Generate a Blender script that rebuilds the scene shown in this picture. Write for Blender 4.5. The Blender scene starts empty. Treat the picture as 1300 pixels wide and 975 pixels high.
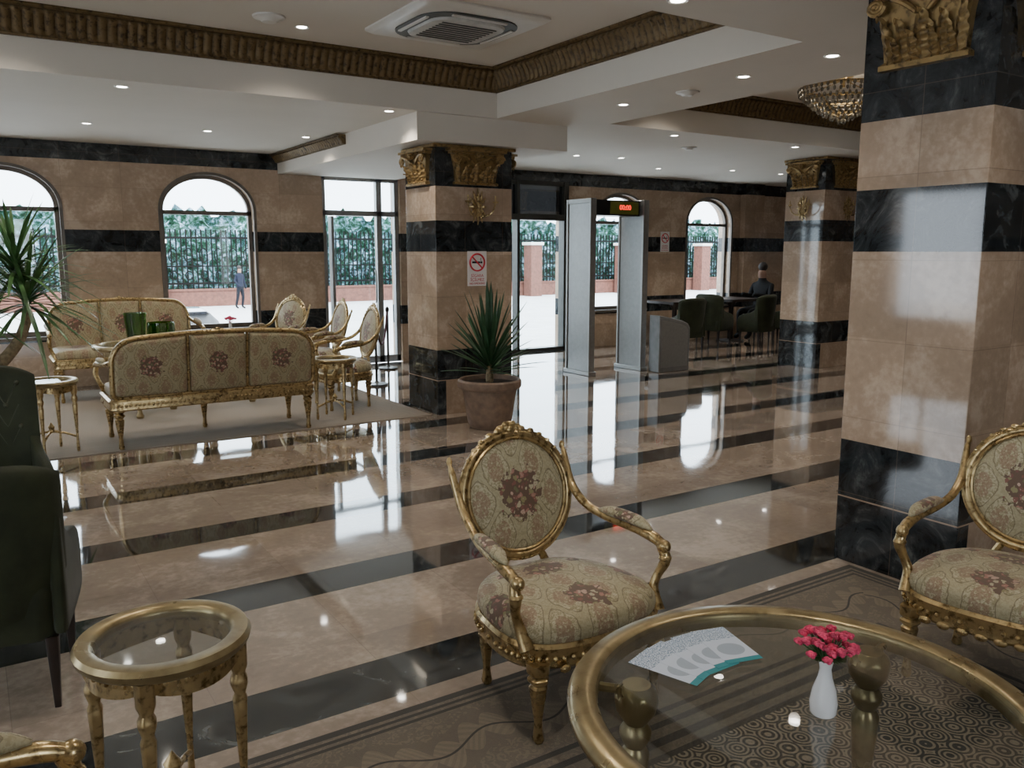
import bpy, bmesh, math, random
from mathutils import Vector, Matrix
rnd=random.Random(7)
COL=bpy.context.scene.collection
pi=math.pi; sin=math.sin; cos=math.cos; rad=math.radians
# ---------------------------------------------------------------- geometry helper
class G:
    def __init__(s): s.v=[]; s.f=[]
    def add(s,vs,fs,M=None):
        b=len(s.v)
        for p in vs:
            p=Vector(p)
            if M is not None: p=M@p
            s.v.append(p)
        for f in fs: s.f.append([b+i for i in f])
        return s
    def box(s,x0,x1,y0,y1,z0,z1,M=None):
        v=[(x0,y0,z0),(x1,y0,z0),(x1,y1,z0),(x0,y1,z0),(x0,y0,z1),(x1,y0,z1),(x1,y1,z1),(x0,y1,z1)]
        return s.add(v,[(0,3,2,1),(4,5,6,7),(0,1,5,4),(1,2,6,5),(2,3,7,6),(3,0,4,7)],M)
    def rings(s,rs,cap=True,M=None,closed=False):
        n=len(rs[0]); v=[p for r in rs for p in r]; f=[]
        m=len(rs)
        for i in range(m if closed else m-1):
            a=i*n; b=((i+1)%m)*n
            for j in range(n):
                k=(j+1)%n
                f.append((a+j,a+k,b+k,b+j))
        if cap and not closed:
            f.append(tuple(range(n))[::-1]); f.append(tuple((m-1)*n+j for j in range(n)))
        return s.add(v,f,M)
    def lathe(s,prof,seg=20,c=(0,0,0),M=None,flute=0,fl=0):
        rs=[]
        for r,z in prof:
            rs.append([(c[0]+max(r,.0004)*(1+(flute*cos(fl*2*pi*j/seg) if fl else 0))*cos(2*pi*j/seg),c[1]+max(r,.0004)*(1+(flute*cos(fl*2*pi*j/seg) if fl else 0))*sin(2*pi*j/seg),c[2]+z) for j in range(seg)])
        return s.rings(rs,True,M)
    def tube(s,pts,rad_,seg=8,closed=False,M=None,flat=1.0):
        pts=[Vector(p) for p in pts]; n=len(pts)
        if not hasattr(rad_,'__len__'): rad_=[rad_]*n
        rs=[]; prev=None
        for i in range(n):
            if closed: t=pts[(i+1)%n]-pts[i-1]
            else: t=pts[min(i+1,n-1)]-pts[max(i-1,0)]
            t.normalize()
            if prev is None:
                a=Vector((0,0,1)) if abs(t.z)<.9 else Vector((0,1,0))
                u=(a-t*a.dot(t)).normalized()
            else:
                u=(prev-t*prev.dot(t)).normalized()
            prev=u; w=t.cross(u)
            rs.append([pts[i]+(u*cos(2*pi*j/seg)*flat+w*sin(2*pi*j/seg))*rad_[i] for j in range(seg)])
        return s.rings(rs,True,M,closed)
    def ell(s,c,r,seg=12,rg=7,M=None):
        rs=[]
        for i in range(rg+1):
            a=-pi/2+pi*i/rg; q=max(cos(a),.01)
            rs.append([(c[0]+r[0]*q*cos(2*pi*j/seg),c[1]+r[1]*q*sin(2*pi*j/seg),c[2]+r[2]*sin(a)) for j in range(seg)])
        return s.rings(rs,True,M)
    def loft(s,outl,steps,M=None,c=(0,0)):
        rs=[[(c[0]+(x-c[0])*k,c[1]+(y-c[1])*k,z) for x,y in outl] for k,z in steps]
        return s.rings(rs,True,M)
    def obj(s,name,mat,parent=None,loc=(0,0,0),rot=(0,0,0),ang=38,bevel=0,sub=0,recalc=True):
        me=bpy.data.meshes.new(name); me.from_pydata([tuple(p) for p in s.v],[],s.f)
        bm=bmesh.new(); bm.from_mesh(me); bmesh.ops.recalc_face_normals(bm,faces=bm.faces); bm.to_mesh(me); bm.free()
        me.shade_smooth(); me.set_sharp_from_angle(angle=rad(ang))
        me.materials.append(mat)
        o=bpy.data.objects.new(name,me); COL.objects.link(o)
        o.location=loc; o.rotation_euler=rot
        if parent: o.parent=parent
        if bevel:
            m=o.modifiers.new('b','BEVEL'); m.width=bevel; m.segments=3; m.limit_method='ANGLE'
        if sub:
            m=o.modifiers.new('s','SUBSURF'); m.levels=sub; m.render_levels=sub
        return o
def smooth(P,k=4):
    out=[]; n=len(P)
    for i in range(n-1):
        p0,p1,p2,p3=P[max(i-1,0)],P[i],P[i+1],P[min(i+2,n-1)]
        for j in range(k):
            t=j/k
            out.append(tuple(.5*((2*b)+(c-a)*t+(2*a-5*b+4*c-d)*t*t+(-a+3*b-3*c+d)*t**3) for a,b,c,d in zip(p0,p1,p2,p3)))
    out.append(tuple(P[-1])); return out
def stube(g,P,R_,seg=10,k=4,flat=1.0):
    Q=smooth([(*p,r) for p,r in zip(P,R_)],k)
    return g.tube([q[:3] for q in Q],[max(q[3],.002) for q in Q],seg,flat=flat)
def acanthus(g,cx,z0,h,w,lean=0,y0=-.03,out=.05):
    nt_,ns=22,8; vs=[];fs=[]
    for i in range(nt_+1):
        t=i/nt_; ww=w*(.35+.65*sin(pi*min(1,t*1.02)**.8))*(1 if t<.85 else max(.15,(1-t)/.15*.85+.15))*(.78+.22*abs(cos(4.5*pi*t)))
        yb=y0-out*(t**1.4)-.012; zz=z0+h*t
        if t>.85: q=(t-.85)/.15; yb-=.018*sin(q*pi/2); zz=z0+h*(.85+.10*sin(q*pi))
        for j in range(ns+1):
            s_=-1+2*j/ns
            y=yb+.020*abs(s_)**1.5-.006*cos(9*pi*t-abs(s_)*3.5)-(.006 if j==ns//2 else 0)
            vs.append((cx+lean*t*t+s_*ww,y,zz-abs(s_)*h*.05))
    for i in range(nt_):
        for j in range(ns): a=i*(ns+1)+j; fs.append((a,a+1,a+ns+2,a+ns+1))
    g.add(vs,fs)
def meta(o,label,cat,group=None,kind=None):
    o['label']=label; o['category']=cat
    if group: o['group']=group
    if kind: o['kind']=kind
    return o
def struct(o,label=None):
    o['kind']='structure'
    if label: o['label']=label
    return o
def thing(name,label,cat,loc=(0,0,0),rz=0,group=None):
    e=bpy.data.objects.new(name,None); e.empty_display_size=.1; COL.objects.link(e)
    e.location=loc; e.rotation_euler=(0,0,rz)
    return meta(e,label,cat,group)
def dup(root,loc,rz,label=None,parent=None,sc=None):
    o=root.copy(); COL.objects.link(o)
    if parent is None:
        o.location=loc; o.rotation_euler=(0,0,rz)
        if label: o['label']=label
        if sc: o.scale=sc
    else: o.parent=parent
    for ch in root.children: dup(ch,None,None,None,o)
    return o
def rrect(w,h,r,n=5,cx=0,cy=0,rt=None):
    R_=rt or [r]*4; out=[]
    for q,(sx,sy) in enumerate([(1,1),(-1,1),(-1,-1),(1,-1)]):
        rr=R_[q]
        for i in range(n+1):
            a=pi/2*q+pi/2*i/n
            out.append((cx+sx*(w/2-rr)+rr*cos(a),cy+sy*(h/2-rr)+rr*sin(a)))
    return out
def superel(a,b,n,N=40,taper=0):
    out=[]
    for i in range(N):
        t=2*pi*i/N; c=cos(t); d=sin(t)
        x=a*math.copysign(abs(c)**(2/n),c); y=b*math.copysign(abs(d)**(2/n),d)
        out.append((x*(1-taper*y/b),y))
    return out
# ---------------------------------------------------------------- materials
def newmat(name):
    m=bpy.data.materials.new(name); m.use_nodes=True; nt=m.node_tree
    return m,nt,nt.nodes['Principled BSDF']
def N(nt,typ,ins=None,**pr):
    n=nt.nodes.new(typ)
    for k,v in pr.items(): setattr(n,k,v)
    for k,v in (ins or {}).items(): put(nt,n.inputs[k],v)
    return n
def put(nt,sock,v):
    if isinstance(v,bpy.types.NodeSocket): nt.links.new(v,sock)
    else:
        if sock.type=='RGBA' and len(v)==3: v=(*v,1)
        sock.default_value=v
def Ma(nt,op,a,b=None,c=None,clamp=False):
    n=nt.nodes.new('ShaderNodeMath'); n.operation=op; n.use_clamp=clamp
    put(nt,n.inputs[0],a)
    if b is not None: put(nt,n.inputs[1],b)
    if c is not None: put(nt,n.inputs[2],c)
    return n.outputs[0]
def Mix(nt,f,a,b):
    n=nt.nodes.new('ShaderNodeMix'); n.data_type='RGBA'
    put(nt,n.inputs[0],f); put(nt,n.inputs[6],a); put(nt,n.inputs[7],b)
    return n.outputs[2]
def ramp(nt,f,stops,interp='LINEAR'):
    n=nt.nodes.new('ShaderNodeValToRGB'); cr=n.color_ramp; cr.interpolation=interp
    while len(cr.elements)<len(stops): cr.elements.new(.5)
    for e,(p,c) in zip(cr.elements,stops):
        e.position=p; e.color=(c,c,c,1) if not hasattr(c,'__len__') else (*c,1)
    put(nt,n.inputs[0],f); return n.outputs[0]
def objco(nt): return nt.nodes.new('ShaderNodeTexCoord').outputs['Object']
def genco(nt): return nt.nodes.new('ShaderNodeTexCoord').outputs['Generated']
def noise(nt,co,sc,det=4,ro=.55,dist=0):
    return N(nt,'ShaderNodeTexNoise',{'Vector':co,'Scale':sc,'Detail':det,'Roughness':ro,'Distortion':dist}).outputs['Fac']
def bump(nt,b,h,st=.3,dist=.01):
    n=N(nt,'ShaderNodeBump',{'Strength':st,'Distance':dist,'Height':h}); nt.links.new(n.outputs[0],b.inputs['Normal'])
def plain(name,col,rough=.5,metal=0,var=.15,sc=12,bmp=0,spec=None,coat=0,sheen=0):
    m,nt,b=newmat(name); co=objco(nt); f=noise(nt,co,sc)
    c2=tuple(x*(1-var) for x in col); c3=tuple(min(1,x*(1+var)) for x in col)
    put(nt,b.inputs['Base Color'],ramp(nt,f,[(.3,c2),(.7,c3)]))
    b.inputs['Roughness'].default_value=rough; b.inputs['Metallic'].default_value=metal
    b.inputs['Coat Weight'].default_value=coat
    if sheen: b.inputs['Sheen Weight'].default_value=sheen
    if spec is not None: b.inputs['Specular IOR Level'].default_value=spec
    if bmp: bump(nt,b,noise(nt,co,sc*8),bmp,.003)
    return m
def emis(name,col,st):
    m,nt,b=newmat(name)
    put(nt,b.inputs['Base Color'],col); put(nt,b.inputs['Emission Color'],col); b.inputs['Emission Strength'].default_value=st
    return m
def gold(name,col=(.52,.385,.19),dark=(.14,.09,.035),rough=.29,sc=45,bm=.10,metal=.85):
    m,nt,b=newmat(name); co=objco(nt)
    f=noise(nt,co,sc,3); g=noise(nt,co,9,3)
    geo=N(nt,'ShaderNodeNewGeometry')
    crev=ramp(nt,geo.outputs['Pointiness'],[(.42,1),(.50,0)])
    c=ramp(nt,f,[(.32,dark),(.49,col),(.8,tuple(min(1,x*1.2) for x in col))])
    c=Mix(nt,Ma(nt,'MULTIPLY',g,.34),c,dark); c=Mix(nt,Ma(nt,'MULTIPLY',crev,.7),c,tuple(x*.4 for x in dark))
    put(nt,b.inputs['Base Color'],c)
    b.inputs['Metallic'].default_value=metal; put(nt,b.inputs['Roughness'],ramp(nt,g,[(.3,rough-.06),(.7,rough+.12)]))
    bump(nt,b,f,bm,.003); return m
BEI=((.43,.315,.225),(.58,.45,.34)); BLK=((.010,.012,.014),(.034,.039,.042))
def marble(nt,co,tint=None):
    f=noise(nt,co,2.2,8,.6,.6); g=noise(nt,co,26,4,.6)
    fg=Ma(nt,'ADD',Ma(nt,'MULTIPLY',f,.7),Ma(nt,'MULTIPLY',g,.3))
    a=tint or BEI
    be=ramp(nt,fg,[(.36,tuple(x*.82 for x in a[0])),(.5,a[0]),(.62,a[1])])
    v=noise(nt,co,5,9,.7,1.4)
    bl=ramp(nt,v,[(.42,BLK[0]),(.56,BLK[1]),(.68,(.11,.12,.12))])
    return be,bl
def lines(nt,x,period,off,w):
    t=Ma(nt,'FRACT',Ma(nt,'DIVIDE',Ma(nt,'ADD',x,off),period))
    return Ma(nt,'LESS_THAN',t,w/period)
def banded(name,stops,H=3.2,jx=.62,rough=.12,zoff=0,plinth=None):
    m,nt,b=newmat(name); co=objco(nt); sp=N(nt,'ShaderNodeSeparateXYZ',{0:co})
    be,bl=marble(nt,co)
    mask=ramp(nt,Ma(nt,'DIVIDE',sp.outputs[2],H),[(z/H,v) for z,v in stops],'CONSTANT')
    if plinth:
        mx=Ma(nt,'MULTIPLY',Ma(nt,'LESS_THAN',sp.outputs[2],plinth[0]),Ma(nt,'GREATER_THAN',Ma(nt,'ADD',Ma(nt,'MULTIPLY',sp.outputs[0],plinth[1]),sp.outputs[1]),plinth[2]))
        mask=Ma(nt,'MAXIMUM',mask,mx)
    c=Mix(nt,mask,be,bl)
    xy=Ma(nt,'ADD',sp.outputs[0],sp.outputs[1])
    cell=Ma(nt,'FLOOR',Ma(nt,'DIVIDE',xy,jx))
    zc=Ma(nt,'FLOOR',Ma(nt,'DIVIDE',sp.outputs[2],.38))
    wn=N(nt,'ShaderNodeTexWhiteNoise',{'Vector':N(nt,'ShaderNodeCombineXYZ',{0:cell,1:zc}).outputs[0]}); wn.noise_dimensions='3D'
    tone=Ma(nt,'MULTIPLY_ADD',wn.outputs['Value'],.22,.86)
    hs=N(nt,'ShaderNodeHueSaturation',{'Value':tone,'Color':c}).outputs[0]
    ln=Ma(nt,'MAXIMUM',lines(nt,xy,jx,0,.004),lines(nt,sp.outputs[2],.385,.03,.003))
    c=Mix(nt,Ma(nt,'MULTIPLY',ln,.45),hs,(.16,.12,.09))
    put(nt,b.inputs['Base Color'],c); b.inputs['Roughness'].default_value=rough
    return m
def fabric(name,ax,roses,pscale=16,base=(.44,.385,.25),gr=(.20,.165,.075),rs=30):
    m,nt,b=newmat(name); oc=objco(nt); gc=genco(nt)
    so=N(nt,'ShaderNodeSeparateXYZ',{0:oc}); sg=N(nt,'ShaderNodeSeparateXYZ',{0:gc})
    i,j=ax
    w=noise(nt,oc,14,2)
    x=Ma(nt,'MULTIPLY_ADD',w,.03,so.outputs[i]); y=Ma(nt,'MULTIPLY_ADD',w,.03,so.outputs[j])
    f=Ma(nt,'ADD',Ma(nt,'COSINE',Ma(nt,'MULTIPLY',x,pscale*2.6)),Ma(nt,'COSINE',Ma(nt,'MULTIPLY',y,pscale*1.6)))
    af=Ma(nt,'ABSOLUTE',f)
    l=Ma(nt,'LESS_THAN',af,.34); le=Ma(nt,'MULTIPLY',Ma(nt,'LESS_THAN',af,.48),Ma(nt,'GREATER_THAN',af,.34))
    l2=Ma(nt,'MULTIPLY',Ma(nt,'GREATER_THAN',Ma(nt,'ABSOLUTE',f),1.25),Ma(nt,'GREATER_THAN',noise(nt,oc,90,1),.42))
    n1=noise(nt,oc,60,2,.5,2.0); lf=Ma(nt,'GREATER_THAN',n1,.49); lf2=Ma(nt,'GREATER_THAN',noise(nt,oc,100,2,.5,1.0),.56)
    weave=noise(nt,oc,260,1)
    c=Mix(nt,Ma(nt,'MULTIPLY',lf,.68),base,gr)
    c=Mix(nt,Ma(nt,'MULTIPLY',lf2,.55),c,(.54,.48,.34))
    c=Mix(nt,Ma(nt,'MULTIPLY',l,.6),c,(.38,.33,.20)); c=Mix(nt,Ma(nt,'MULTIPLY',le,.7),c,(.14,.11,.055)); c=Mix(nt,Ma(nt,'MULTIPLY',l2,.65),c,(.25,.14,.09))
    vec=N(nt,'ShaderNodeVectorMath',{0:oc,1:N(nt,'ShaderNodeVectorMath',{0:N(nt,'ShaderNodeTexNoise',{'Vector':oc,'Scale':40.0}).outputs['Color'],1:(.03,.03,.03)},operation='MULTIPLY').outputs[0]},operation='ADD').outputs[0]
    vo=N(nt,'ShaderNodeTexVoronoi',{'Vector':vec,'Scale':rs*1.6}); vo2=vo.outputs['Distance']
    sv=N(nt,'ShaderNodeSeparateColor',{0:vo.outputs['Color']})
    pet=ramp(nt,sv.outputs[0],[(0,(.16,.06,.05)),(.2,(.36,.16,.13)),(.38,(.20,.07,.055)),(.5,(.50,.33,.26)),(.64,(.13,.13,.06)),(.78,(.24,.215,.10)),(.9,(.46,.40,.27))],'CONSTANT')
    pet=Mix(nt,Ma(nt,'GREATER_THAN',vo2,.5),pet,(.11,.06,.04))
    pet=Mix(nt,Ma(nt,'LESS_THAN',vo2,.16),pet,(.42,.26,.20))
    nz=noise(nt,oc,38,3)
    for (cu,cv,ru,rv) in roses:
        dx=Ma(nt,'DIVIDE',Ma(nt,'SUBTRACT',sg.outputs[i],cu),ru); dy=Ma(nt,'DIVIDE',Ma(nt,'SUBTRACT',sg.outputs[j],cv),rv)
        d=Ma(nt,'ADD',Ma(nt,'MULTIPLY',dx,dx),Ma(nt,'MULTIPLY',dy,dy))
        d=Ma(nt,'ADD',d,Ma(nt,'MULTIPLY_ADD',nz,3.0,-1.5))
        c=Mix(nt,Ma(nt,'LESS_THAN',d,.95),c,pet)
    c=Mix(nt,Ma(nt,'MULTIPLY',weave,.25),c,(.2,.16,.08))
    put(nt,b.inputs['Base Color'],c); b.inputs['Roughness'].default_value=.65; b.inputs['Sheen Weight'].default_value=.15
    bump(nt,b,noise(nt,oc,180,2),.25,.002)
    return m
def glassmat(name,tint=(.92,.96,.97),gl=.05,rough=.02,k=.7):
    m=bpy.data.materials.new(name); m.use_nodes=True; nt=m.node_tree; nt.nodes.clear()
    out=nt.nodes.new('ShaderNodeOutputMaterial')
    co=objco(nt); f=noise(nt,co,3)
    tr=N(nt,'ShaderNodeBsdfTransparent',{'Color':Mix(nt,Ma(nt,'MULTIPLY',f,.2),tint,tuple(x*.9 for x in tint))})
    gs=N(nt,'ShaderNodeBsdfGlossy',{'Color':(1,1,1),'Roughness':rough})
    lw=N(nt,'ShaderNodeLayerWeight',{'Blend':.5})
    fac=Ma(nt,'MULTIPLY_ADD',Ma(nt,'POWER',lw.outputs['Facing'],4.0),k,gl,clamp=True)
    mx=N(nt,'ShaderNodeMixShader',{0:fac,1:tr.outputs[0],2:gs.outputs[0]})
    nt.links.new(mx.outputs[0],out.inputs[0]); return m

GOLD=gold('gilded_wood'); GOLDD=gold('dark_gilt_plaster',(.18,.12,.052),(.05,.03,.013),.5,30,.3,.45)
GOLDT=gold('brushed_gold_table',(.38,.30,.16),(.24,.18,.09),.3,14,.04,.8)
WHITE=plain('ceiling_plaster',(.66,.61,.535),.8,var=.02,sc=2)
WHITEP=plain('white_plastic',(.70,.68,.63),.4,var=.03)
GRILL=plain('grey_grille',(.07,.075,.07),.5)
BLACKP=plain('black_plastic',(.010,.010,.011),.35)
FENCEM=plain('black_iron',(.004,.004,.004),.6,spec=.1)
ALU=plain('aluminium',(.33,.33,.32),.35,.6,.08,30)
FRAME=plain('taupe_window_frame',(.15,.13,.11),.45,.2)
DARKF=plain('dark_door_frame',(.06,.06,.055),.35,.4)
PANELW=plain('brushed_detector_panel',(.25,.25,.245),.3,.5,var=.08,sc=20)
GREYM=plain('grey_painted_steel',(.22,.22,.22),.4,.3)
VELV=plain('dark_green_velvet',(.022,.027,.011),.7,var=.35,sc=9,sheen=.08,bmp=.2,spec=.3)
DWOOD=plain('dark_wood',(.02,.012,.009),.35,var=.4,sc=14)
TERRA=plain('terracotta_brown',(.19,.125,.085),.5,var=.25,sc=18,bmp=.2)
SOIL=plain('soil',(.03,.02,.015),.95,var=.5,sc=40,bmp=.8)
LEAF=plain('yucca_leaf',(.030,.080,.035),.4,var=.45,sc=6)
LEAF2=plain('palm_leaf',(.065,.15,.045),.4,var=.5,sc=5)
BARK=plain('palm_bark',(.28,.21,.12),.8,var=.45,sc=30,bmp=.8)
GLASS=glassmat('clear_glass'); TGLASS=glassmat('smoked_table_glass',(.86,.88,.87),.07,.015,.4); TRG=glassmat('dark_tinted_glass',(.06,.06,.06),.08)
GREENG=glassmat('green_translucent_glass',(.30,.55,.10),.12,.08,.5)
PORC=plain('white_porcelain',(.8,.8,.8),.15,var=.02,coat=.5)
PINK=plain('pink_petals',(.62,.05,.13),.6,var=.5,sc=60)
STEM=plain('green_stem',(.05,.14,.04),.5)
LAMP=emis('downlight_lens',(1,.95,.88),22)
CRYS=plain('crystal_beads',(.26,.24,.20),.1,.4,var=.5,sc=80)
REDM=plain('red_print',(.6,.02,.04),.5); SIGNW=plain('white_sign',(.75,.72,.70),.4,var=.02); DKRED=plain('maroon_print',(.5,.06,.08),.5,var=.05)
LED=emis('red_led',(1,.03,.02),3)
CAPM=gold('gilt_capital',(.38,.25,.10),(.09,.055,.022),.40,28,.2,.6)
FAB_B=fabric('floral_back_fabric',(0,2),[(.5,.50,.20,.23)])
FAB_S=fabric('floral_seat_fabric',(0,1),[(.5,.22,.12,.14),(.5,.70,.13,.11),(.06,.45,.08,.13),(.94,.45,.08,.13),(.25,.75,.05,.05),(.75,.75,.05,.05)])
FAB_A=fabric('floral_arm_fabric',(0,1),[(.5,.5,.4,.22)],pscale=24)
FAB_P=fabric('medallion_panel_fabric',(0,2),[(.5,.52,.16,.19)],pscale=15,base=(.38,.30,.17))
FAB_L=fabric('long_seat_fabric',(0,1),[(.17,.5,.06,.25),(.5,.5,.06,.25),(.83,.5,.06,.25)],pscale=15,base=(.38,.30,.17))
# ---------------------------------------------------------------- setting
CZ=2.77; UZ=3.19; YW=10.8
def floormat():
    m,nt,b=newmat('striped_polished_marble'); co=objco(nt); sp=N(nt,'ShaderNodeSeparateXYZ',{0:co})
    be,bl=marble(nt,co,((.31,.25,.20),(.44,.37,.305)))
    P=1.0
    y=Ma(nt,'FRACT',Ma(nt,'DIVIDE',Ma(nt,'SUBTRACT',sp.outputs[1],2.52),P))
    mask=Ma(nt,'LESS_THAN',y,.285)
    cell=N(nt,'ShaderNodeCombineXYZ',{0:Ma(nt,'FLOOR',Ma(nt,'DIVIDE',sp.outputs[0],.6)),1:Ma(nt,'FLOOR',Ma(nt,'MULTIPLY',Ma(nt,'SUBTRACT',sp.outputs[1],2.52),2/P))})
    wn=N(nt,'ShaderNodeTexWhiteNoise',{'Vector':cell.outputs[0]})
    c=Mix(nt,mask,be,bl)
    c=N(nt,'ShaderNodeHueSaturation',{'Value':Ma(nt,'MULTIPLY_ADD',wn.outputs['Value'],.18,.88),'Color':c}).outputs[0]
    ln=Ma(nt,'MAXIMUM',lines(nt,sp.outputs[0],.6,0,.003),lines(nt,sp.outputs[1],P/2,-2.52,.003))
    c=Mix(nt,Ma(nt,'MULTIPLY',ln,.3),c,(.12,.10,.08))
    put(nt,b.inputs['Base Color'],c); b.inputs['Roughness'].default_value=.05; b.inputs['Specular IOR Level'].default_value=1.0
    b.inputs['Coat Weight'].default_value=.6; b.inputs['Coat Roughness'].default_value=.03
    bump(nt,b,noise(nt,co,1.6,2),.10,.02)
    return m
g=G().box(-4.5,15.5,-4,YW,-.1,0); struct(g.obj('floor',floormat()),'polished beige marble floor with black marble stripes')
WB=[(0,0),(.28,0),(.53,1),(.79,0),(1.55,1),(1.80,0),(2.57,1)]
WALLM=banded('banded_marble_wall',WB)
wins=[(-2.35,-1.25),(-.15,.95),(2.02,3.12),(8.62,9.72),(10.67,11.77)]
SILL=.60; SPR=2.05; RISE=.43
def arch(x,x0,x1):
    t=(x-(x0+x1)/2)/((x1-x0)/2); return SPR+RISE*math.sqrt(max(0,1-t*t))
g=G(); ops=[(a,b,'w') for a,b in wins]+[(4.03,5.15,'d'),(6.1,8.05,'e')]; ops.sort()
x=-4.5; T0,T1=YW,YW+.3
for a,b,k in ops:
    g.box(x,a,T0,T1,0,3.2)
    if k=='w':
        g.box(a,b,T0,T1,0,SILL); n=20
        for i in range(n):
            u=(1-cos(pi*i/n))/2; v=(1-cos(pi*(i+1)/n))/2
            xa=a+(b-a)*u; xb=a+(b-a)*v; za=arch(xa,a,b); zb=arch(xb,a,b)
            vs=[(xa,T0,za),(xb,T0,zb),(xb,T1,zb),(xa,T1,za),(xa,T0,3.2),(xb,T0,3.2),(xb,T1,3.2),(xa,T1,3.2)]
            g.add(vs,[(0,3,2,1),(4,5,6,7),(0,1,5,4),(1,2,6,5),(2,3,7,6),(3,0,4,7)])
    elif k=='d': g.box(a,b,T0,T1,2.55,3.2)
    else: g.box(a,b,T0,T1,2.62,3.2)
    x=b
g.box(x,15.5,T0,T1,0,3.2)
g.box(12.0,12.5,YW-.12,YW,0,CZ)
struct(g.obj('wall_back',WALLM),'beige marble wall with black marble bands')
struct(G().box(15.5,15.8,-4,YW+.3,0,3.2).obj('wall_right',WALLM),'banded marble wall')
g=G(); yy=-4
for a in (-1.5,1.6,6.2):
    g.box(-4.8,-4.5,yy,a,0,3.2); g.box(-4.8,-4.5,a,a+1.4,0,.6); g.box(-4.8,-4.5,a,a+1.4,2.4,3.2); yy=a+1.4
g.box(-4.8,-4.5,yy,YW+.3,0,3.2); struct(g.obj('wall_left',WALLM),'banded marble wall with large openings')
g=G(); xx=-4.8
for a in (0.2,):
    g.box(xx,a,-4.3,-4,0,3.2); g.box(a,a+1.4,-4.3,-4,0,.6); g.box(a,a+1.4,-4.3,-4,2.4,3.2); xx=a+1.4
g.box(xx,15.8,-4.3,-4,0,3.2); struct(g.obj('wall_front',WALLM),'banded marble wall with large opening')
# ceiling
g=G(); z1=3.25
g.box(-4.8,15.8,-4.3,3.4,CZ,z1); g.box(-4.8,15.8,6.8,YW,CZ,z1)
g.box(-4.8,-3.5,3.4,6.8,CZ,z1); g.box(4.25,5.35,3.4,6.8,CZ,z1); g.box(11,15.8,3.4,6.8,CZ,z1); g.box(5.35,11,6.5,6.8,CZ,z1)
g.box(-4.8,15.8,-4.3,YW+.3,UZ,3.4)
g.box(3.45,5.1,6.85,YW,2.53,CZ+.01)
struct(g.obj('ceiling',WHITE),'cream plaster ceiling with recessed trays and dropped beam')
ntrim=[0]
def cornice(p0,p1,nrm,z0=2.99,z1=UZ,dep=.13,lab='carved dark gilt cornice'):
    p0=Vector((*p0,0)); p1=Vector((*p1,0)); L=(p1-p0).length; d=(p1-p0)/L; n=Vector((*nrm,0))
    prof=[(0.0,0),(.12,0.0),(.12,.08),(.22,.14),(.28,.3),(.38,.5),(.52,.68),(.70,.8),(.74,.88),(.9,.88),(1,.94),(1,1),(0,1)]
    per=.065; m=int(L/(per/5)); rs=[]
    for i in range(m+1):
        s_=L*i/m; k=abs(sin(pi*s_/per)); k2=abs(sin(pi*s_/(per/2))); r=[]
        for j,(o,h) in enumerate(prof):
            e=0
            if 3<=j<=7: e=.013*k
            if j in(1,2): e=.005*k2
            if j in (9,10): e=.005*k2
            q=p0+d*s_+n*(o*dep+e); r.append((q.x,q.y,z0+(z1-z0)*h-(e*.8 if 3<=j<=7 else 0)))
        rs.append(r)
    gg=G().rings(rs,True); ntrim[0]+=1
    struct(gg.obj('trim_%d'%ntrim[0],GOLDD,ang=50),lab)
cornice((-3.5,6.8),(4.25,6.8),(0,-1)); cornice((4.25,6.8),(4.25,3.4),(-1,0)); cornice((4.25,3.4),(-3.5,3.4),(0,1))
cornice((5.35,6.5),(11,6.5),(0,-1)); cornice((5.35,3.4),(5.35,6.5),(1,0)); cornice((11,6.5),(11,3.4),(-1,0))
cornice((3.45,YW),(3.45,8.5),(-1,0),2.66,2.76,.1)
# windows
for k,(a,b) in enumerate(wins):
    cx=(a+b)/2; g=G(); y0,y1=YW+.10,YW+.16
    n=24; pts=[(a,SILL)]+[(a,SPR)]+[(cx-(b-a)/2*cos(pi*i/n),SPR+RISE*sin(pi*i/n)) for i in range(n+1)]+[(b,SPR),(b,SILL)]
    def band(o0,o1,ya,yb):
        P=[]
        for (px,pz) in pts:
            dx=px-cx; dz=max(0,pz-SPR)
            fx=(b-a)/2
            P.append(((cx+dx*(1+o0/fx),pz+(dz*(o0/RISE))),(cx+dx*(1+o1/fx),pz+(dz*(o1/RISE)))))
        vs=[];fs=[]
        for (p,q) in P:
            vs+=[(p[0],ya,p[1]),(q[0],ya,q[1]),(q[0],yb,q[1]),(p[0],yb,p[1])]
        for i in range(len(P)-1):
            for j in range(4):
                fs.append((i*4+j,i*4+(j+1)%4,(i+1)*4+(j+1)%4,(i+1)*4+j))
        g.add(vs,fs)
    band(-.045,.0,y0,y1); band(-.005,.03,YW-.02,YW+.01)
    g.box(a,b,y0,y1,SILL,SILL+.05); g.box(a,b,y0,y1,SPR-.05,SPR+.0); g.box(a-.03,b+.03,YW-.04,YW+.3,SILL-.04,SILL+.0)
    w=struct(g.obj('window_%d'%(k+1),FRAME),'arched window with taupe frame')
    gp=G(); P=[(x_,YW+.13,z_) for x_,z_ in pts]; gp.add(P,[tuple(range(len(P)))])
    gp.obj('glass_pane',GLASS,w)
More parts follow.
